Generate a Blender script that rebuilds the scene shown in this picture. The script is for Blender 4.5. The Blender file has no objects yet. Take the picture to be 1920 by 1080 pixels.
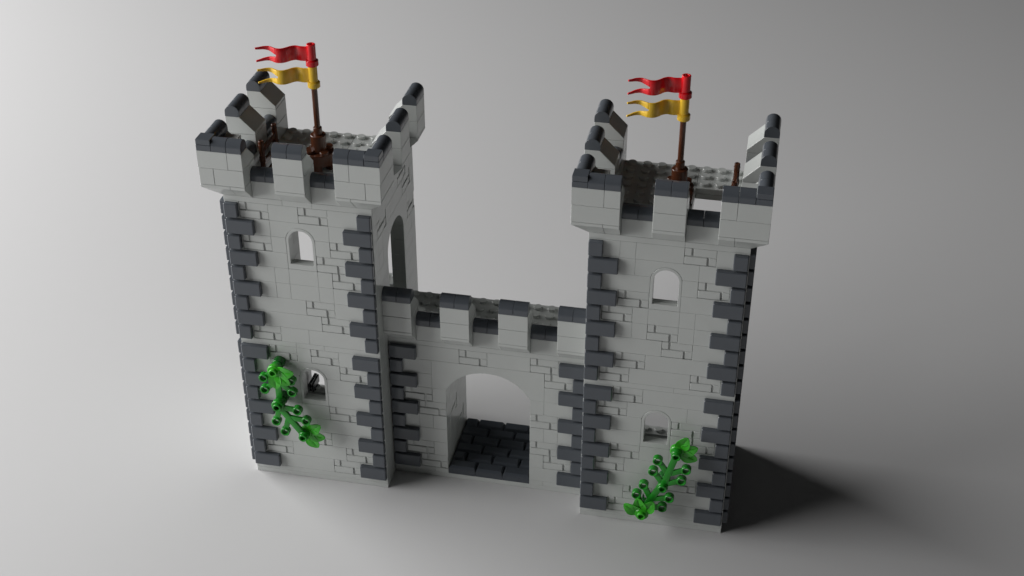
import bpy, bmesh, math
from mathutils import Vector, Matrix
S = 0.008                      # one stud pitch = 8 mm; everything below is laid out in studs
R = math.radians
C = bpy.context.scene.collection
scn = bpy.context.scene

# ------------------------------------------------------------------ materials
def plastic(name, col, rough=.32, var=.04, bump=.03):
    m = bpy.data.materials.new(name); m.use_nodes = True
    nt = m.node_tree; n = nt.nodes; l = nt.links
    b = n['Principled BSDF']
    b.inputs['Roughness'].default_value = rough
    b.inputs['IOR'].default_value = 1.5
    tc = n.new('ShaderNodeTexCoord')
    no = n.new('ShaderNodeTexNoise'); no.inputs['Scale'].default_value = 90; no.inputs['Detail'].default_value = 5
    l.new(tc.outputs['Object'], no.inputs['Vector'])
    mix = n.new('ShaderNodeMix'); mix.data_type = 'RGBA'
    mix.inputs[6].default_value = (*[c * (1 - var) for c in col], 1)
    mix.inputs[7].default_value = (*[min(1, c * (1 + var)) for c in col], 1)
    l.new(no.outputs['Fac'], mix.inputs[0]); l.new(mix.outputs[2], b.inputs['Base Color'])
    mr = n.new('ShaderNodeMapRange'); mr.inputs['To Min'].default_value = rough - .03; mr.inputs['To Max'].default_value = rough + .04
    n2 = n.new('ShaderNodeTexNoise'); n2.inputs['Scale'].default_value = 400; n2.inputs['Detail'].default_value = 3
    l.new(tc.outputs['Object'], n2.inputs['Vector'])
    l.new(n2.outputs['Fac'], mr.inputs['Value']); l.new(mr.outputs[0], b.inputs['Roughness'])
    bp = n.new('ShaderNodeBump'); bp.inputs['Strength'].default_value = bump; bp.inputs['Distance'].default_value = .0004
    l.new(no.outputs['Fac'], bp.inputs['Height']); l.new(bp.outputs[0], b.inputs['Normal'])
    return m
LG = plastic('light_grey_plastic', (.495, .512, .497), .17)
DG = plastic('dark_grey_plastic', (.080, .089, .102), .15)
PV = plastic('paving_plastic', (.062, .070, .082), .13)
BR = plastic('brown_plastic', (.085, .028, .013), .16)
RD = plastic('red_plastic', (.68, .008, .014), .17)
YE = plastic('yellow_plastic', (.80, .50, .035), .2)
GR = plastic('green_plastic', (.018, .25, .02), .2)
DGN = plastic('dark_green_plastic', (.006, .12, .012), .25)  # evenly darker green, used for the pegs behind the vine hubs
BG = plastic('bright_green_plastic', (.045, .39, .02), .22)
BK = plastic('charcoal_plastic', (.02, .022, .026), .25)
def backdrop():
    m = plastic('backdrop_paper', (.555, .553, .555), .9, .006, 0)
    return m
GD = backdrop()

# ------------------------------------------------------------------ mesh helpers
def mesh_obj(name, bm, mat, parent=None, smooth=None, loc=(0, 0, 0)):
    bmesh.ops.recalc_face_normals(bm, faces=bm.faces[:])
    bmesh.ops.scale(bm, vec=(S, S, S), verts=bm.verts[:])
    me = bpy.data.meshes.new(name); bm.to_mesh(me); bm.free()
    me.materials.append(mat)
    if smooth is not None:
        me.shade_smooth(); me.set_sharp_from_angle(angle=R(smooth))
    o = bpy.data.objects.new(name, me); C.objects.link(o)
    o.location = [c * S for c in loc]
    if parent: o.parent = parent
    return o
def inst(name, me, parent, loc=(0, 0, 0), rz=0):
    o = bpy.data.objects.new(name, me); C.objects.link(o); o.parent = parent
    o.location = [c * S for c in loc]; o.rotation_euler = (0, 0, rz)
    return o
def thing(name, label, cat, loc=(0, 0, 0), group=None):
    o = bpy.data.objects.new(name, None); C.objects.link(o)
    o.empty_display_size = .02
    o.location = [c * S for c in loc]; o['label'] = label; o['category'] = cat
    if group: o['group'] = group
    return o
def copy_tree(o, parent=None):
    c = o.copy(); C.objects.link(c); c.parent = parent
    for ch in list(o.children): copy_tree(ch, c)
    return c

def add_bm(dst, src):
    me = bpy.data.meshes.new('tmp'); src.to_mesh(me); src.free(); dst.from_mesh(me); bpy.data.meshes.remove(me)
def cbox(bm, x0, x1, y0, y1, z0, z1, c=.012):
    """box with every edge chamfered by c"""
    vs = {}
    L = ((x0, x1), (y0, y1), (z0, z1))
    for i in (0, 1):
        for j in (0, 1):
            for k in (0, 1):
                idx = (i, j, k); base = [L[a][idx[a]] for a in range(3)]
                sg = [1 if idx[a] == 0 else -1 for a in range(3)]
                for a in range(3):           # vertex lying on the face normal to axis a
                    p = list(base)
                    for b_ in range(3):
                        if b_ != a: p[b_] += sg[b_] * c
                    vs[(idx, a)] = bm.verts.new(p)
    f = bm.faces.new
    for a in range(3):
        b_, d = (a + 1) % 3, (a + 2) % 3
        for s in (0, 1):
            q = []
            for (u, v) in ((0, 0), (1, 0), (1, 1), (0, 1)):
                idx = [0, 0, 0]; idx[a] = s; idx[b_] = u; idx[d] = v; q.append(vs[(tuple(idx), a)])
            f(q)
        for u in (0, 1):
            for v in (0, 1):                 # edge along axis a
                i0 = [0, 0, 0]; i0[b_] = u; i0[d] = v; i1 = list(i0); i1[a] = 1
                f((vs[(tuple(i0), b_)], vs[(tuple(i1), b_)], vs[(tuple(i1), d)], vs[(tuple(i0), d)]))
    for i in (0, 1):
        for j in (0, 1):
            for k in (0, 1):
                f([vs[((i, j, k), a)] for a in range(3)])
def prism(pts, a0, a1, axis, bevel=.02, seg=1, ang=22):
    """extrude a 2D polygon along an axis. axis 'x': pts=(y,z); 'y': pts=(x,z); 'z': pts=(x,y)"""
    b = bmesh.new()
    def P(p, t): return {'x': (t, p[0], p[1]), 'y': (p[0], t, p[1]), 'z': (p[0], p[1], t)}[axis]
    A = [b.verts.new(P(p, a0)) for p in pts]; B = [b.verts.new(P(p, a1)) for p in pts]
    n = len(pts)
    b.faces.new(A); b.faces.new(B[::-1])
    for i in range(n): b.faces.new((A[i], A[(i + 1) % n], B[(i + 1) % n], B[i]))
    bmesh.ops.recalc_face_normals(b, faces=b.faces[:])
    if bevel: bev(b, bevel, seg, ang)
    return b
def bev(b, w, seg=1, ang=22):
    es = [e for e in b.edges if len(e.link_faces) == 2 and e.calc_face_angle(0) > R(ang)]
    bmesh.ops.bevel(b, geom=es, offset=w, segments=seg, profile=.5, affect='EDGES', clamp_overlap=True)
def loft(rings, bevel=.02):
    b = bmesh.new(); V = [[b.verts.new(p) for p in r] for r in rings]; n = len(V[0])
    b.faces.new(V[0]); b.faces.new(V[-1])
    for i in range(len(V) - 1):
        for k in range(n): b.faces.new((V[i][k], V[i][(k + 1) % n], V[i + 1][(k + 1) % n], V[i + 1][k]))
    bmesh.ops.remove_doubles(b, verts=b.verts[:], dist=1e-4)
    bmesh.ops.recalc_face_normals(b, faces=b.faces[:])
    if bevel: bev(b, bevel)
    return b
def split(b, co, no, gap=.012):
    """saw a closed solid in two along a plane, leaving a hairline joint"""
    no = Vector(no); co = Vector(co); out = []
    for s in (1, -1):
        c = b.copy()
        r = bmesh.ops.bisect_plane(c, geom=c.verts[:] + c.edges[:] + c.faces[:], plane_co=co + no * s * gap, plane_no=no * s, clear_inner=True)
        ed = [g for g in r['geom_cut'] if isinstance(g, bmesh.types.BMEdge)]
        if ed:
            bmesh.ops.holes_fill(c, edges=c.edges[:], sides=0)
        out.append(c)
    b.free(); return out
def lathe(bm, prof, cx, cy, seg=28, axis='z', cz=0):
    """surface of revolution of (r,h) profile round a line through the centre"""
    rings = []
    for r, h in prof:
        ring = []
        for k in range(seg):
            a = 2 * math.pi * k / seg; u, v = r * math.cos(a), r * math.sin(a)
            p = (cx + u, cy + v, cz + h) if axis == 'z' else (cx + u, cy + h, cz + v)
            ring.append(bm.verts.new(p))
        rings.append(ring)
    for i in range(len(rings) - 1):
        for k in range(seg):
            bm.faces.new((rings[i][k], rings[i][(k + 1) % seg], rings[i + 1][(k + 1) % seg], rings[i + 1][k]))
    return rings
def cyl(bm, r, h0, h1, cx, cy, axis='z', cz=0, c=.02, seg=28, r_in=0, depth=None):
    """capped, chamfered cylinder; with r_in a bore from the h1 end (depth None = right through)"""
    p = [(r - c, h0), (r, h0 + c * (1 if h1 > h0 else -1)), (r, h1 - c * (1 if h1 > h0 else -1)), (r - c, h1)]
    if r_in:
        hb = h0 if depth is None else h1 - depth * (1 if h1 > h0 else -1)
        p += [(r_in + .01, h1), (r_in, h1 - .02 * (1 if h1 > h0 else -1)), (r_in, hb)]
        if depth is None: p.append(p[0])
    rg = lathe(bm, p, cx, cy, seg, axis, cz)
    if not (r_in and depth is None): bm.faces.new(rg[0])
    if not r_in: bm.faces.new(rg[-1])
    elif depth is not None: bm.faces.new(rg[-1])
def stud(bm, x, y, z): cyl(bm, .3, 0, .205, x, y, cz=z - .002, c=.025, seg=24)

# ------------------------------------------------------------------ brick faces
G = .004
def plain(bm, x0, x1, y0, y1, z0, z1): cbox(bm, x0 + G, x1 - G, y0, y1, z0 + G, z1 - G)
def masonry(bm, x0, z0, y0=0, y1=1, flip=False, axis='x'):
    """1x2 brick with four raised stones on its face (face at y0)"""
    t = bmesh.new(); L = 2; H = 1.2; d = .08
    cbox(t, G, L - G, d, y1 - y0, G, H - G, .015)
    st = [(.02, .45, .63, 1.18, .0), (.56, 1.98, .63, 1.18, .03), (.02, 1.42, .03, .58, -.012), (1.53, 1.98, .03, .58, .028)]
    for a, b_, c0, c1, o in st: cbox(t, a, b_, o, d + .05, c0, c1, .03)
    if axis == 'x': bmesh.ops.translate(t, vec=(x0, y0, z0), verts=t.verts[:])
    else:  # face looking +x at plane x = y0 ; x0 is the y position
        for v in t.verts: v.co = Vector((y0 - v.co.y, x0 + v.co.x, z0 + v.co.z))
    bmesh.ops.recalc_face_normals(t, faces=t.faces[:])
    add_bm(bm, t)
def arc(cx, cz, rx, rz, a0, a1, n): return [(cx + rx * math.cos(R(a0 + (a1 - a0) * i / n)), cz + rz * math.sin(R(a0 + (a1 - a0) * i / n))) for i in range(n + 1)]

# ------------------------------------------------------------------ shared part meshes
def part_mesh(bm, mat, name, smooth=None):
    o = mesh_obj(name, bm, mat, None, smooth); me = o.data; bpy.data.objects.remove(o); return me
def quoin_mesh(L, name):
    b = bmesh.new(); cbox(b, .05, L - .04, -.35, .05, .085, 1.135, .055); return part_mesh(b, DG, name)
Q = {1: quoin_mesh(1, 'short_corner_stone'), 2: quoin_mesh(2, 'long_corner_stone')}
CAPP = [(-.5, 0), (.5, 0), (.5, .3)] + arc(0, .3, .5, .5, 0, 180, 14)[1:]
def cap_bm(L):
    b = bmesh.new()
    pr = prism([(p[0], p[1]) for p in CAPP], .012, L - .012, 'x', .014, 1, 40); add_bm(b, pr)
    return b
CAP = part_mesh(cap_bm(1), DG, 'round_cap', 30)
def cap_run(x, y, z, parent, along='x', n=2):
    """n one-stud half-round caps in a row; returns objects"""
    out = []
    for i in range(n):
        if along == 'x': out.append(inst('round_cap', CAP, parent, (x + i, y, z)))
        else: out.append(inst('round_cap', CAP, parent, (x, y + i, z), R(90)))
    return out

def merlon_solid(L, joints, corner=False):
    """built along local x from 0..L; outer side at y=-1, inner at y=1, base z=0 (three brick courses)"""
    bm = bmesh.new()
    prof = [(0, 0), (-1, 1.0), (-1, 3.6), (0, 3.6), (1, 2.62), (1, 0)]
    b = prism(prof, 0, L, 'x', 0)
    courses = []
    lo, hi = None, b
    for zc in (2.4, 1.2):
        up, dn = split(hi, (0, 0, zc), (0, 0, 1), .008)
        courses.append(up); hi = dn
    courses.append(hi)                       # top, mid, bottom
    for c, js in zip(courses, joints):
        pieces = [c]
        for j in js:
            new = []
            for p in pieces: new += split(p, (j, 0, 0), (1, 0, 0), .008)
            pieces = new
        for p in pieces:
            if len(p.verts) < 4: p.free(); continue
            bmesh.ops.recalc_face_normals(p, faces=p.faces[:]); bev(p, .022); add_bm(bm, p)
    return bm
def corner_solid(joints):
    """corner merlon: outer corner at (-1,-1), arms 3 studs long along +x and +y"""
    bm = bmesh.new()
    r0 = [(0, 0, 0), (2, 0, 0), (2, 1, 0), (1, 1, 0), (1, 2, 0), (0, 2, 0)]
    r1 = [(-1, -1, 1.0), (2, -1, 1.0), (2, 1, 1.0), (1, 1, 1.0), (1, 2, 1.0), (-1, 2, 1.0)]
    r2 = [(p[0], p[1], 2.62) for p in r1]
    r3 = [(-1, -1, 3.6), (2, -1, 3.6), (2, 0, 3.6), (0, 0, 3.6), (0, 2, 3.6), (-1, 2, 3.6)]
    b = loft([r0, r1, r2, r3], 0)
    courses = []; hi = b
    for zc in (2.4, 1.2):
        up, dn = split(hi, (0, 0, zc), (0, 0, 1), .008); courses.append(up); hi = dn
    courses.append(hi)
    for c, js in zip(courses, joints):
        pieces = [c]
        for j in js:
            new = []
            for p in pieces: new += split(p, (j, 0, 0), (1, 0, 0), .008)
            pieces = new
        for p in pieces:
            if len(p.verts) < 4: p.free(); continue
            bmesh.ops.recalc_face_normals(p, faces=p.faces[:]); bev(p, .022); add_bm(bm, p)
    cbox(bm, .02, .98, .02, 1.7, 2.5, 3.59)   # flat-topped brick filling the inner corner
    return bm
MER = part_mesh(merlon_solid(2, ([], [], [])), LG, 'merlon')
COR = {}
def corner_mesh(kind):
    if kind not in COR: COR[kind] = part_mesh(corner_solid(kind), LG, 'corner_merlon')
    return COR[kind]
def corner_cap_mesh():
    b = bmesh.new(); cbox(b, -.99, -.01, -.99, -.01, 0, .4, .02); cbox(b, -.985, -.015, -.985, -.015, .41, .8, .025)
    return part_mesh(b, DG, 'corner_cap')
CC = corner_cap_mesh()

def window_bm():
    """arched window frame, 2 wide, 3.2 high, hollow, origin at its lower left front"""
    b = bmesh.new()
    outer = [(.01, 0.01), (1.99, .01)] + arc(1, 2.2, .99, .99, 0, 180, 24)
    inner = [(.2, .42), (1.8, .42)] + arc(1, 2.2, .8, .8, 0, 180, 24)
    inner2 = [(.13, .2), (1.87, .2)] + arc(1, 2.2, .87, .87, 0, 180, 24)
    rings = [(outer, .0), (inner, .0), (inner, .62), (inner2, .64), (inner2, 1.0), (outer, 1.0)]
    V = [[b.verts.new((p[0], y, p[1])) for p in rg] for rg, y in rings]
    n = len(outer)
    for i in range(len(V)):
        A = V[i]; B = V[(i + 1) % len(V)]
        for k in range(n): b.faces.new((A[k], A[(k + 1) % n], B[(k + 1) % n], B[k]))
    bmesh.ops.recalc_face_normals(b, faces=b.faces[:])
    bev(b, .018, 1, 40)
    return b
WIN = part_mesh(window_bm(), LG, 'window', 25)

def window_arch(bm, x, z):
    """1x4 brick whose underside is cut round the top of the window; covers x..x+4, z..z+1.2"""
    pts = [(x + G, z + G), (x + 1 - .005, z + G)] + [(x + 2 - 1.008 * math.cos(R(a)), max(z + G, z - .2 + 1.008 * math.sin(R(a)))) for a in range(14, 167, 8)] + [(x + 3 + .005, z + G), (x + 4 - G, z + G), (x + 4 - G, z + 1.2 - G), (x + G, z + 1.2 - G)]
    add_bm(bm, prism(pts, 0, 1, 'y', .012, 1, 40))

# ------------------------------------------------------------------ a tower
TOP = 23.2
def tower(name, label, X0, rows, plates, side_sign, group, cjl, cjr):
    t = thing(name, label, 'toy castle tower', (X0, 0, 0), group)
    # base plates
    b = bmesh.new(); cbox(b, 0, 10, 0, 10, 0, .395, .03)
    for a in ((0, 10, 0, 1), (0, 1, 1, 9), (9, 10, 1, 9), (0, 10, 9, 10)): cbox(b, *a, .402, .8 - G, .02)
    for i in range(8): stud(b, 1.5 + i, 9.5, .8)
    for i in range(8):
        for j in range(8): stud(b, 1.5 + i, 1.5 + j, .395)
    mesh_obj('base', b, LG, t, 35)
    # front wall
    b = bmesh.new()
    for z0, segs in rows:
        for sgm in segs:
            k, a, c = sgm
            if k == 'p': plain(b, a, c, 0, 1, z0, z0 + 1.2)
            elif k == 'm': masonry(b, a, z0)
            elif k == 'a': window_arch(b, a, z0)
    for z0, js in plates:
        for a, c in zip(js[:-1], js[1:]): plain(b, a, c, 0, 1, z0, z0 + .4)
    mesh_obj('front_wall', b, LG, t)
    # windows
    for z0 in (18.0, 6.8):
        o = inst('window', WIN, t, (4, 0, z0))
    # side walls: x 0..1 and 9..10, y 1..10 ; inner one has the passage arch
    for sx, has_arch in ((0, side_sign < 0), (9, side_sign > 0)):
        b = bmesh.new()
        for r in range(18):
            z0 = .8 + 1.2 * r + (.4 if r >= 9 else 0)
            arch_zone = has_arch and r >= 9
            stone = {17: 6, 16: 1, 14: 8}.get(r)
            spans = [(1, 10)]
            if arch_zone and z0 < 18 - .01: spans = [(1, 3), (7, 10)]
            if arch_zone and 18 - .01 < z0 < 20.3: spans = [(1, 2), (8, 10)]
            face_m = []
            if has_arch or sx == 9:
                if abs(z0 - 20.4) < .1: face_m = [1, 7]
                if abs(z0 - 21.6) < .1: face_m = [6]
                if abs(z0 - 18.0) < .1: face_m = [8]
            for a, c in spans:
                cuts = [a]; step = 3 if r % 2 else 4
                p = a + (2 if r % 2 else 3)
                while p < c - .5: cuts.append(p); p += step
                cuts.append(c)
                for u, v in zip(cuts[:-1], cuts[1:]):
                    segs = [(u, v)]
                    for fm in face_m:
                        ns = []
                        for (u1, v1) in segs:
                            if fm + 2 <= u1 or fm >= v1: ns.append((u1, v1)); continue
                            if fm > u1: ns.append((u1, fm))
                            if fm + 2 < v1: ns.append((fm + 2, v1))
                        segs = ns
                    for (u1, v1) in segs:
                        cbox(b, sx + (.001), sx + .999, u1 + G, v1 - G, z0 + G, z0 + 1.2 - G)
            for fm in face_m: masonry(b, fm, z0, 10, 11, axis='y')
        for z0 in (11.6, 22.8): cbox(b, sx + .001, sx + .999, 1 + G, 10, z0 + G, z0 + .4 - G)
        mesh_obj('side_wall', b, LG, t)
        if has_arch:
            pts = [(2, 18), (3, 18)] + [(5 - 2 * math.cos(R(a)), 17.92 + 1.7 * math.sin(R(a))) for a in range(6, 175, 7)] + [(7, 18), (8, 18), (8, 20.4), (2, 20.4)]
            bb = prism([(p[0], p[1]) for p in pts], sx + .001, sx + .999, 'x', .015, 1, 40)
            mesh_obj('passage_arch', bb, LG, t, 20)
    # corner stones: front long/short alternate, the side ones in opposite phase
    for r in range(18):
        z0 = .8 + 1.2 * r + (.4 if r >= 9 else 0)
        lng = (r % 2 == 0) if r < 9 else (r % 2 == 0)
        L = 2 if (r < 9 and r % 2 == 0) or (r >= 9 and (17 - r) % 2 == 1) else 1
        inst('corner_stone', Q[L], t, (0, 0, z0))
        inst('corner_stone', Q[L], t, (10 - L - .01, 0, z0))
        M = 3 - L
        if side_sign > 0: inst('corner_stone', Q[M], t, (0, M, z0), R(-90))       # outer side is x = 0
        else: inst('corner_stone', Q[M], t, (10, 0, z0), R(90))                  # outer side is x = 10
    # middle floor
    b = bmesh.new(); cbox(b, 1.01, 8.99, 1.01, 10, 11.6, 12.0, .02)
    for i in range(8):
        for j in range(9): stud(b, 1.5 + i, 1.5 + j, 12)
    mesh_obj('middle_floor', b, LG, t, 35)
    # roof floor with the ladder hatch
    hx0, hx1 = (1, 4) if side_sign > 0 else (6, 9)
    b = bmesh.new()
    if side_sign > 0: cbox(b, 4, 9, 1, 7, 22.8, TOP, .02); cbox(b, 4, 9, 1, 7, 22.4, 22.79, .02)
    else: cbox(b, 1, 6, 1, 7, 22.8, TOP, .02); cbox(b, 1, 6, 1, 7, 22.4, 22.79, .02)
    cbox(b, 1, 6, 7.0, 10, 22.8, TOP, .02); cbox(b, 6.01, 9, 7.0, 10, 22.8, TOP, .02); cbox(b, 1, 9, 7.01, 10, 22.4, 22.79, .02)
    for i in range(8):
        for j in range(9):
            x, y = 1.5 + i, 1.5 + j
            if hx0 < x < hx1 and y < 7: continue
            if 4 < x < 6 and 4 < y < 6: continue
            stud(b, x, y, TOP)
    mesh_obj('roof_floor', b, LG, t, 35)
    # parapet between the merlons
    def low_wall(x0, x1, y0, y1, caps):
        b = bmesh.new(); cbox(b, x0, x1, y0, y1, TOP + G, 24.4 - G)
        w = mesh_obj('parapet', b, LG, t)
        for c in caps:
            o = inst('round_cap', CAP, w, c[0], c[1])
    for x in (2, 6):
        low_wall(x + .01, x + 1.99, .01, .99, [((x + i, .5, 24.4), 0) for i in (0, 1)])
    for sx in (0, 9):
        for y in (2, 6):
            low_wall(sx + .01, sx + .99, y + .01, y + 1.99, [((sx + .5, y + i, 24.4), R(90)) for i in (0, 1)])
    # merlons
    def merlon(x, y, rz):
        o = inst('merlon', MER, t, (x, y, TOP), rz)
        for i in (0, 1): inst('round_cap', CAP, o, (i, -.5, 3.6))
    merlon(4, 0, 0)
    for y in (4, 8):
        merlon(0, y + 2, R(-90)); merlon(10, y, R(90))
    for (x, mir, kind) in ((0, 0, cjl), (10, 1, cjr)):
        me = corner_mesh(kind)
        if mir:
            key = 'mir' + str(kind)
            if key not in COR:
                m2 = me.copy(); m2.transform(Matrix.Scale(-1, 4, (1, 0, 0))); m2.flip_normals(); COR[key] = m2
            me = COR[key]
        o = inst('corner_merlon', me, t, (x, 0, TOP))
        s = -1 if mir else 1
        inst('corner_cap', CC, o, (1 if mir else 0, 0, 3.6))
        for i in (0, 1):
            inst('round_cap', CAP, o, ((-i - 1) if mir else i, -.5, 3.6))
            inst('round_cap', CAP, o, (.5 if mir else -.5, i, 3.6), R(90))
    return t

p = lambda a, c: ('p', a, c)
m = lambda a: ('m', a, a + 2)
A = ('a', 3, 7)
def zrow(upper, i): return (22.8 - 1.2 * i) if upper else (11.6 - 1.2 * i)
Lrows = [
 (1, [p(0, 1), m(1), p(3, 5), m(5), p(7, 9), p(9, 10)]),
 (1, [p(0, 3), A, p(7, 10)]),
 (1, [p(0, 1), m(1), p(3, 4), p(6, 7), m(7), p(9, 10)]),
 (1, [p(0, 4), m(6), p(8, 10)]),
 (1, [p(0, 3), p(3, 4), p(4, 6), p(6, 7), m(7), p(9, 10)]),
 (1, [p(0, 3), p(3, 4), p(4, 6), p(6, 7), p(7, 10)]),
 (1, [p(0, 5), m(5), p(7, 10)]),
 (1, [p(0, 6), m(6), p(8, 10)]),
 (1, [p(0, 1), m(1), p(3, 5), p(5, 10)]),
 (0, [p(0, 2), m(2), p(4, 5), m(5), p(7, 10)]),
 (0, [p(0, 2), p(2, 3), A, m(7), p(9, 10)]),
 (0, [p(0, 4), p(6, 10)]),
 (0, [p(0, 4), p(6, 10)]),
 (0, [p(0, 4), p(4, 6), m(6), p(8, 10)]),
 (0, [p(0, 5), p(5, 10)]),
 (0, [p(0, 4), m(4), p(6, 10)]),
 (0, [p(0, 1), m(1), p(3, 7), m(7), p(9, 10)]),
 (0, [p(0, 6), m(6), p(8, 10)])]
Rrows = [
 (1, [p(0, 2), p(2, 3), p(3, 6), m(6), p(8, 10)]),
 (1, [p(0, 3), A, p(7, 10)]),
 (1, [p(0, 4), p(6, 7), m(7), p(9, 10)]),
 (1, [p(0, 2), m(2), p(6, 10)]),
 (1, [p(0, 1), m(1), p(3, 4), p(4, 6), p(6, 7), p(7, 10)]),
 (1, [p(0, 3), p(3, 4), m(4), p(6, 7), p(7, 10)]),
 (1, [p(0, 5), m(5), p(7, 10)]),
 (1, [p(0, 2), m(2), p(4, 10)]),
 (1, [p(0, 1), m(1), p(3, 7), m(7), p(9, 10)]),
 (0, [p(0, 2), m(2), p(4, 10)]),
 (0, [p(0, 1), m(1), A, p(7, 10)]),
 (0, [p(0, 4), m(6), p(8, 10)]),
 (0, [p(0, 4), p(6, 7), m(7), p(9, 10)]),
 (0, [p(0, 2), m(2), p(4, 6), p(6, 10)]),
 (0, [p(0, 1), m(1), p(3, 7), p(7, 10)]),
 (0, [p(0, 6), m(6), p(8, 10)]),
 (0, [p(0, 3), m(3), p(5, 10)]),
 (0, [p(0, 2), m(2), p(4, 10)])]
def with_z(rows):
    out = []
    cu = cl = 0
    for up, segs in rows:
        if up: cu += 1; out.append((22.8 - 1.2 * cu, segs))
        else: cl += 1; out.append((11.6 - 1.2 * cl, segs))
    return out
TG = 'twin towers of the toy castle'
jL = ((1.0,), (0.0,), (1.0,)); jR = ((1.0,), (), (1.0,))
tower('castle_tower', 'left toy brick tower, its vine beside the lower window and ladder rails on its roof', 0,
      with_z(Lrows), [(11.6, (0, 4, 6, 10)), (22.8, (0, 4, 6, 10))], 1, TG, jL, jL)
tower('castle_tower', 'right toy brick tower beside the dark cast shadow, with its vine below the lower window', 24,
      with_z(Rrows), [(11.6, (0, 6, 10)), (22.8, (0, 6, 10))], -1, TG, jR, jR)

# ------------------------------------------------------------------ gate wall, x 10..24 (local 0..14), face at y = 2
def gate_wall():
    t = thing('gate_wall', 'low crenellated toy brick wall with an arched gateway between the two towers', 'toy castle wall', (10.0, 2, 0))
    def P(b, a, c, z0, d=6, h=1.2): cbox(b, a + G, c - G, 0, d, z0 + G, z0 + h - G)
    rows = [
     [p(0, 5), m(5), p(7, 10), m(10), p(12, 14)],
     [p(0, 3), m(11), p(13, 14)],
     [p(0, 2), p(2, 3), p(11, 12), p(12, 14)],
     [p(0, 1), m(1), p(3, 4), p(10, 11), p(11, 14)],
     [p(0, 2), m(2), m(10), p(12, 14)],
     [p(0, 2), p(2, 3), p(3, 4), p(10, 11), p(11, 12), p(12, 14)],
     [p(0, 4), m(10), p(12, 14)],
     [p(0, 1), m(1), p(3, 4), p(10, 11), m(11), p(13, 14)],
     [p(0, 2), m(2), p(10, 14)]]
    b = bmesh.new()
    for i, segs in enumerate(rows):
        z0 = 11.6 - 1.2 * (i + 1)
        for k, a, c in segs:
            if k == 'p': cbox(b, a + G, c - G, 0, 1 - G, z0 + G, z0 + 1.2 - G)
            else: masonry(b, a, z0, 0, 1)
    for a, c in ((0, 14),): P(b, a, c, 11.6, 1, .4)
    mesh_obj('front_wall', b, LG, t)
    # bodies of the piers behind the face; the one on the left shows masonry inside the gateway
    b = bmesh.new()
    for i in range(9):
        z0 = 11.6 - 1.2 * (i + 1)
        if i == 0: P2 = [(0, 14)]
        elif i < 3: P2 = [(0, 3), (11, 14)]
        else: P2 = [(0, 4), (10, 14)]
        for a, c in P2:
            fm = []
            if a == 0 and c == 4: fm = {5: [1], 7: [3]}.get(i, [])
            ys = [1, 3, 6] if i % 2 else [1, 2, 4, 6]
            if fm:
                ys = sorted(set([1, 6] + [f for f in fm] + [f + 2 for f in fm]))
            for u, v in zip(ys[:-1], ys[1:]):
                if u in fm:
                    cbox(b, a + G, c - 1, u + G, v - G, z0 + G, z0 + 1.2 - G); masonry(b, u, z0, c, c + 1, axis='y')
                else: cbox(b, a + G, c - G, u + G, v - G, z0 + G, z0 + 1.2 - G)
    mesh_obj('pier', b, LG, t)
    # arch
    Rr = 3.37; cz = 9.83 - Rr; a0 = math.degrees(math.asin(3 / Rr))
    pts = [(3 + G, 8 + G), (4, 8 + G)] + [(7 + Rr * math.sin(R(-a0 + 2 * a0 * i / 28)), cz + Rr * math.cos(R(-a0 + 2 * a0 * i / 28))) for i in range(29)] + [(10, 8 + G), (11 - G, 8 + G), (11 - G, 10.4 - G), (3 + G, 10.4 - G)]
    b = bmesh.new(); add_bm(b, prism(pts, 0, 1 - G, 'y', .015, 1, 40)); add_bm(b, prism(pts, 1 + G, 6, 'y', .015, 1, 40))
    mesh_obj('gate_arch', b, LG, t, 20)
    # base
    b = bmesh.new(); cbox(b, 0.01, 14, 0, 6, 0, .395, .03)
    for a, c in ((0, 3), (3, 4), (10, 11), (11, 14)): P(b, a, c, .4, 6, .4)
    mesh_obj('base', b, LG, t)
    # paving in the gateway: raised dark stones in running bond
    b = bmesh.new()
    for j in range(6):
        xs = [4, 6, 8, 10] if j % 2 == 0 else [4, 5, 7, 9, 10]
        for u, v in zip(xs[:-1], xs[1:]):
            cbox(b, u + .01, v - .01, j + .01, j + .99, .4, .78, .01)
            r0 = [(u + .03, j + .03, .77), (v - .03, j + .03, .77), (v - .03, j + .97, .77), (u + .03, j + .97, .77)]
            r1 = [(u + .03, j + .03, .84), (v - .03, j + .03, .84), (v - .03, j + .97, .84), (u + .03, j + .97, .84)]
            r2 = [(u + .15, j + .17, 1.05), (v - .15, j + .17, 1.05), (v - .15, j + .84, 1.05), (u + .15, j + .84, 1.05)]
            add_bm(b, loft([r0, r1, r2], .02))
    mesh_obj('paving', b, PV, t)
    # walkway
    b = bmesh.new(); cbox(b, 0.01, 8, 1.01, 6, 11.6, 12, .02); cbox(b, 8.01, 14, 1.01, 6, 11.6, 12, .02)
    for i in range(14):
        for j in range(1, 6): stud(b, .5 + i, .5 + j, 12)
    mesh_obj('walkway', b, LG, t, 35)
    for r in range(9):
        z0 = .8 + 1.2 * r; L = 2 if r % 2 == 0 else 1
        inst('corner_stone', Q[L], t, (0.02, 0, z0)); inst('corner_stone', Q[L], t, (14 - L - .01, 0, z0))
    for x in (2, 6, 10):
        b = bmesh.new(); cbox(b, x + .01, x + 1.99, 0, .99, 12 + G, 13.2 - G)
        w = mesh_obj('parapet', b, LG, t)
        for i in (0, 1): inst('round_cap', CAP, w, (x + i, .5, 13.2))
    for x in (0, 4, 8, 12):
        o = inst('merlon', MER, t, (x, 0, 12.0))
        for i in (0, 1): inst('round_cap', CAP, o, (i, -.5, 3.6))
    return t
gate_wall()

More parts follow.
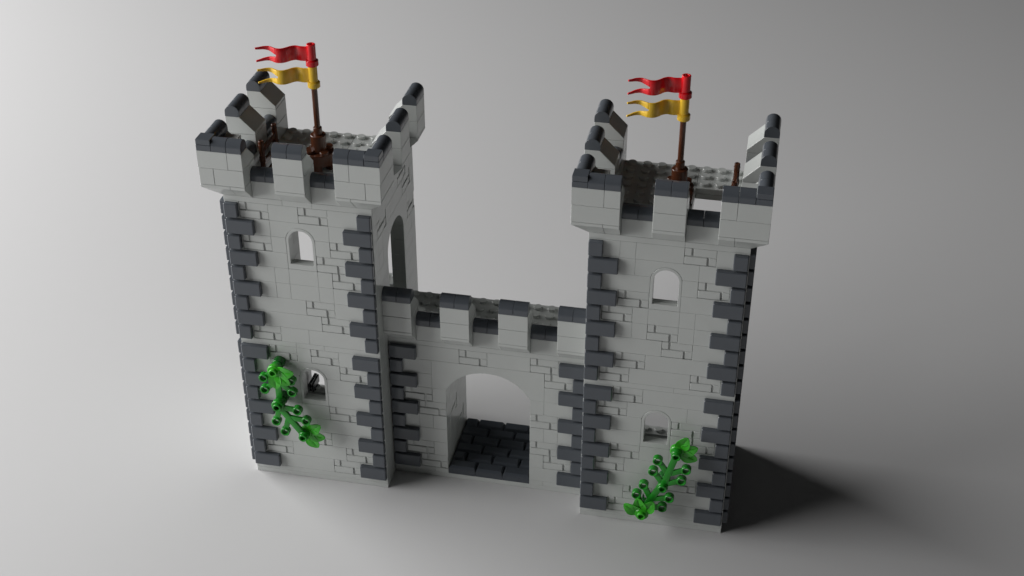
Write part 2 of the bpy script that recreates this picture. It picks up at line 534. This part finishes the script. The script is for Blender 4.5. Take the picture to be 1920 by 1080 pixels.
# ------------------------------------------------------------------ flag masts
def pennant_bm(zc):
    b = bmesh.new()
    K = [(4.85, 5.0), (4.6, 4.99), (4.3, 4.96), (3.94, 5.02), (3.67, 4.87), (3.44, 4.58), (3.18, 4.36), (2.86, 4.33), (2.57, 4.47), (2.3, 4.59), (1.97, 4.5), (1.75, 4.32), (1.53, 4.17)]
    # Catmull-Rom through the measured line of the cloth
    line = []
    for i in range(len(K) - 1):
        p0 = K[max(0, i - 1)]; p1 = K[i]; p2 = K[i + 1]; p3 = K[min(len(K) - 1, i + 2)]
        for s in range(4):
            u = s / 4
            line.append(tuple(.5 * (2 * p1[a] + (p2[a] - p0[a]) * u + (2 * p0[a] - 5 * p1[a] + 4 * p2[a] - p3[a]) * u * u + (3 * p1[a] - p0[a] - 3 * p2[a] + p3[a]) * u ** 3) for a in (0, 1)))
    line.append(K[-1]); n = len(line)
    th = .05
    def nrm(i):
        a = line[max(0, i - 1)]; c = line[min(n - 1, i + 1)]; d = Vector((c[0] - a[0], c[1] - a[1])); d.normalize(); return Vector((-d.y, d.x))
    xs = 2.93
    def inner(x):
        if x > xs: return 0
        u = (xs - x) / (xs - 1.53); return .02 + .36 * u ** .75
    def strip(zt, zb, i0, i1):
        V = []
        for i in range(i0, i1):
            q = nrm(i) * th; x, y = line[i]
            V.append([b.verts.new(((x + s * q.x) - 5, (y + s * q.y) - 5, z(x) + zc)) for z, s in ((zt, 1), (zt, -1), (zb, -1), (zb, 1))])
        for a, c in zip(V[:-1], V[1:]):
            for k in range(4): b.faces.new((a[k], a[(k + 1) % 4], c[(k + 1) % 4], c[k]))
        b.faces.new(V[0]); b.faces.new(V[-1])
    isp = next(i for i in range(n) if line[i][0] <= xs)
    strip(lambda x: .5, lambda x: -.49, 0, isp + 1)
    strip(lambda x: .5, lambda x: inner(x), isp, n); strip(lambda x: -inner(x), lambda x: -.49, isp, n)
    bmesh.ops.recalc_face_normals(b, faces=b.faces[:])
    es = [e for e in b.edges if len(e.link_faces) == 2 and e.calc_face_angle(0) > R(60)]
    bmesh.ops.bevel(b, geom=es, offset=.02, segments=2, profile=.5, affect='EDGES', clamp_overlap=True)
    return b
def clip_flag(par, z0, mat, name):
    f = mesh_obj(name, pennant_bm(z0 + .79), mat, par, 40)
    b = bmesh.new()
    cyl(b, .41, z0, z0 + .42, 0, 0, c=.05, seg=40, r_in=.2)
    cyl(b, .29, z0 + .38, z0 + 1.5, 0, 0, c=.025, seg=36, r_in=.17)
    mesh_obj('sleeve', b, mat, f, 35)
    return f
mast = thing('flag_mast', 'brown mast with a red and a yellow pennant on the left tower roof', 'flag mast', (5, 5, TOP), 'flag masts on the tower roofs')
b = bmesh.new()
cyl(b, .985, .36, 1.2, 0, 0, c=.03, seg=48)
for k in range(4):       # feet of the round brick, open at the diagonals
    a0 = 90 * k
    pts = [(.5 * math.cos(R(a0 + d)), .5 * math.sin(R(a0 + d))) for d in (-26, 0, 26)] + [(.97 * math.cos(R(a0 + d)), .97 * math.sin(R(a0 + d))) for d in (26, 13, 0, -13, -26)]
    add_bm(b, prism(pts, 0, .38, 'z', 0))
for x in (-.5, .5):
    for y in (-.5, .5): stud(b, x, y, 1.2)
mesh_obj('round_base', b, BR, mast, 30)
b = bmesh.new(); cyl(b, .52, 1.2, 2.4, 0, 0, c=.03, seg=40); cyl(b, .29, 2.38, 2.92, 0, 0, c=.02, seg=32, r_in=.21, depth=.1)
mesh_obj('socket', b, BR, mast, 30)
b = bmesh.new(); cyl(b, .195, 2.85, 8.6, 0, 0, c=.02, seg=28)
mesh_obj('pole', b, BR, mast, 30)
clip_flag(mast, 5.8, YE, 'yellow_pennant'); clip_flag(mast, 7.31, RD, 'red_pennant')
m2 = copy_tree(mast); m2.location = (29 * S, 5 * S, TOP * S); m2['label'] = 'brown mast with a red and a yellow pennant on the right tower roof'
m2.rotation_euler = (0, 0, R(1.5))

# ------------------------------------------------------------------ ladders through the roof hatches
lad = thing('ladder', 'brown ladder standing up out of the left tower roof, both rails and rungs showing', 'ladder', (1.5, 3.6, 12.2), 'ladders through the roof hatches')
for y in (0, 2.55):
    b = bmesh.new(); cyl(b, .19, 0, 13.25, 0, y, c=.03, seg=24, r_in=.1, depth=.04); cyl(b, .215, 12.98, 13.0, 0, y, c=.008)
    for k in range(3): cyl(b, .225, 11.72 - k * 3.9, 12.08 - k * 3.9, 0, y, c=.02)
    mesh_obj('rail', b, BR, lad, 30)
for k in range(13):
    b = bmesh.new(); cbox(b, -.1, .1, .05, 2.5, .55 + k * .98, .95 + k * .98, .03); mesh_obj('rung', b, BR, lad)
l2 = copy_tree(lad); l2.location = (32.53 * S, 3.95 * S, 12.3 * S); l2['label'] = 'brown ladder whose single rail end shows above the right tower roof'

# small dark bench seen through the lower left window
bn = thing('bench', 'small charcoal block bench inside the left tower, seen through its lower window', 'bench', (1.42, 9.0, .8))
b = bmesh.new(); cbox(b, -.18, .03, -.5, .98, .36, 1.08, .03); cbox(b, .07, .2, -.5, .98, .32, 1.0, .03); mesh_obj('seat', b, BK, bn)
b = bmesh.new(); cbox(b, .025, .075, -.49, .97, .4, 1.05, .01); mesh_obj('trim', b, LG, bn)
b = bmesh.new(); cbox(b, -.14, .16, .1, .8, 0, .37, .03); mesh_obj('leg', b, BK, bn)

# ------------------------------------------------------------------ vines
def bar(b, a, c, w, y0, y1, bevel=.015):
    a = Vector(a); c = Vector(c); d = (c - a).normalized(); n = Vector((-d.y, d.x)) * w / 2
    add_bm(b, prism([tuple(a - n), tuple(c - n), tuple(c + n), tuple(a + n)], y0, y1, 'y', bevel, 2, 30))
def branch(par, O, E, yf, hub_front):
    """stem plate from hub O to end E (x,z); cup fronts at y=yf; two pairs of side arms"""
    O = Vector(O); E = Vector(E); d = (E - O).normalized(); n = Vector((-d.y, d.x))
    b = bmesh.new(); y0, y1 = yf + .3, yf + .08
    bar(b, O, E, .44, y1, y0)
    for k in (1, 2):
        for s in (-1, 1):
            tip = O + d * k + n * s; root = O + d * (k - .80) + n * s * .04
            e2 = tip + (root - tip).normalized() * .25
            bar(b, root, e2, .38, y1 + .015, y0 - .015)
            cyl(b, .335, yf + .42, yf, tip.x, 0, 'y', tip.y, .025, 28, .225)
    for q in (O, E): cyl(b, .36, yf + .42, yf, q.x, 0, 'y', q.y, .035, 32)
    if hub_front is not None:
        q = hub_front; cyl(b, .305, yf + .05, yf - .21, q[0], 0, 'y', q[1], .03, 28, .19, .3)
    return mesh_obj('branch', b, GR, par, 35)
def flower(par, c, ang, yb, spread=45, stud_on=True, L=1.47):
    """hub and three leaves; yb = y of its back plane"""
    b = bmesh.new()
    cyl(b, .48, yb, yb - .38, c[0], 0, 'y', c[1], .06, 36)
    if stud_on: cyl(b, .305, yb - .3, yb - .62, c[0], 0, 'y', c[1], .03, 28, .19, .3)
    f = mesh_obj('flower_hub', b, BG, par, 35)
    for k in (-1, 0, 1):
        a = R(ang + k * spread); d = Vector((math.cos(a), math.sin(a))); n = Vector((-d.y, d.x))
        lb = bmesh.new(); NT, NS = 14, 8; grid = {}
        for side in (0, 1):
            for i in range(NT + 1):
                t = i / NT
                w = .06 + .41 * math.sin(math.pi * min(1, t * .93 + .07)) ** .62 * (1 - .55 * max(0, t - .55)) if t < 1 else .02
                r = .12 + (L - .12) * t
                for j in range(NS + 1):
                    s = -1 + 2 * j / NS
                    yy = yb - .2 - .24 * math.sin(t * 2.2) - .09 * s * s * math.sin(math.pi * min(1, t + .1)) + .05 * math.exp(-(s / .12) ** 2) * (t < .9)
                    yy += side * .11 * (1 - .5 * t)
                    yy -= .02 * k
                    q = Vector(c) + d * r + n * w * s
                    grid[(side, i, j)] = lb.verts.new((q.x, yy, q.y))
        for side in (0, 1):
            for i in range(NT):
                for j in range(NS):
                    lb.faces.new((grid[(side, i, j)], grid[(side, i + 1, j)], grid[(side, i + 1, j + 1)], grid[(side, i, j + 1)]))
        rim = [(0, j) for j in range(NS + 1)] + [(i, NS) for i in range(1, NT + 1)] + [(NT, j) for j in range(NS - 1, -1, -1)] + [(i, 0) for i in range(NT - 1, 0, -1)]
        for q0, q1 in zip(rim, rim[1:] + rim[:1]):
            lb.faces.new((grid[(0, *q0)], grid[(0, *q1)], grid[(1, *q1)], grid[(1, *q0)]))
        mesh_obj('leaf', lb, BG, f, 50)
    return f
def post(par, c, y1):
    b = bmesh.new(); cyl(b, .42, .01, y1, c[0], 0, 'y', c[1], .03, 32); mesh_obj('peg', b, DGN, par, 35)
v = thing('vine', 'green vine on the left tower front, left of and below its lower window', 'plant', (0, 0, 0), 'vines clipped to the tower fronts')
Tt = (2.70, 10.33); M = (2.71, 7.33); Bt = (4.42, 4.93)
branch(v, Tt, M, -1.0, None); branch(v, M, Bt, -1.4, M)
b = bmesh.new(); cyl(b, .46, -1.0, -1.4, M[0], 0, 'y', M[1], .05, 36); mesh_obj('boss', b, GR, v, 35)
b = bmesh.new(); cyl(b, .305, -1.38, -1.62, Bt[0], 0, 'y', Bt[1], .03, 28, .19, .3); mesh_obj('tip', b, GR, v, 35)
flower(v, Tt, -42, -1.0); flower(v, Bt, -8, -.62, stud_on=False)
post(v, Tt, -.6); post(v, M, -.6)
v = thing('vine', 'green vine on the right tower front, climbing from its base to the lower window', 'plant', (0, 0, 0), 'vines clipped to the tower fronts')
Bo = (28.51, 1.93); M = (29.82, 4.6); Tt = (30.58, 7.5)
branch(v, Bo, M, -1.0, None); branch(v, M, Tt, -1.4, M)
b = bmesh.new(); cyl(b, .305, -1.38, -1.62, Tt[0], 0, 'y', Tt[1], .03, 28, .19, .3); mesh_obj('tip', b, GR, v, 35)
flower(v, Bo, 103, -1.0); flower(v, Tt, 22, -.62, 42, stud_on=False)
post(v, Bo, -.6); post(v, M, -.6)

# ------------------------------------------------------------------ surface
b = bmesh.new()
for q in ((-700, -500), (900, -500), (900, 900), (-700, 900)): b.verts.new((q[0], q[1], 0))
b.verts.ensure_lookup_table(); b.faces.new(b.verts[:])
g = mesh_obj('ground', b, GD); g['kind'] = 'structure'; g['label'] = 'smooth pale grey studio surface under the castle'

# ------------------------------------------------------------------ camera
cam = bpy.data.cameras.new('camera'); co = bpy.data.objects.new('camera', cam); C.objects.link(co)
cam.lens = 50; cam.sensor_width = 36; cam.clip_start = .01; cam.clip_end = 100
co.location = (34.51231508 * S, -75.44448402 * S, 68.20068124 * S)
co.rotation_euler = (math.pi / 2 - .5737517187, 0, .200986222)
scn.camera = co

# ------------------------------------------------------------------ light
LP = Vector((-182, -33, 86)) * S; LT = Vector((17, -66, 8)) * S
ld = bpy.data.lights.new('softbox', 'AREA'); ld.shape = 'RECTANGLE'; ld.size = 285 * S; ld.size_y = 165 * S; ld.energy = 71
ld.color = (1, .995, .99)
lo = bpy.data.objects.new('softbox', ld); C.objects.link(lo); lo.location = LP
lo.rotation_euler = (LT - LP).to_track_quat('-Z', 'Y').to_euler()
w = bpy.data.worlds.new('World'); scn.world = w; w.use_nodes = True
bgd = w.node_tree.nodes['Background']; bgd.inputs[0].default_value = (1, 1, 1, 1); bgd.inputs[1].default_value = .015
scn.view_settings.view_transform = 'Standard'; scn.view_settings.look = 'None'; scn.view_settings.exposure = 0; scn.view_settings.gamma = 1
scn.render.engine = 'CYCLES'
scn.cycles.max_bounces = 10; scn.cycles.diffuse_bounces = 6
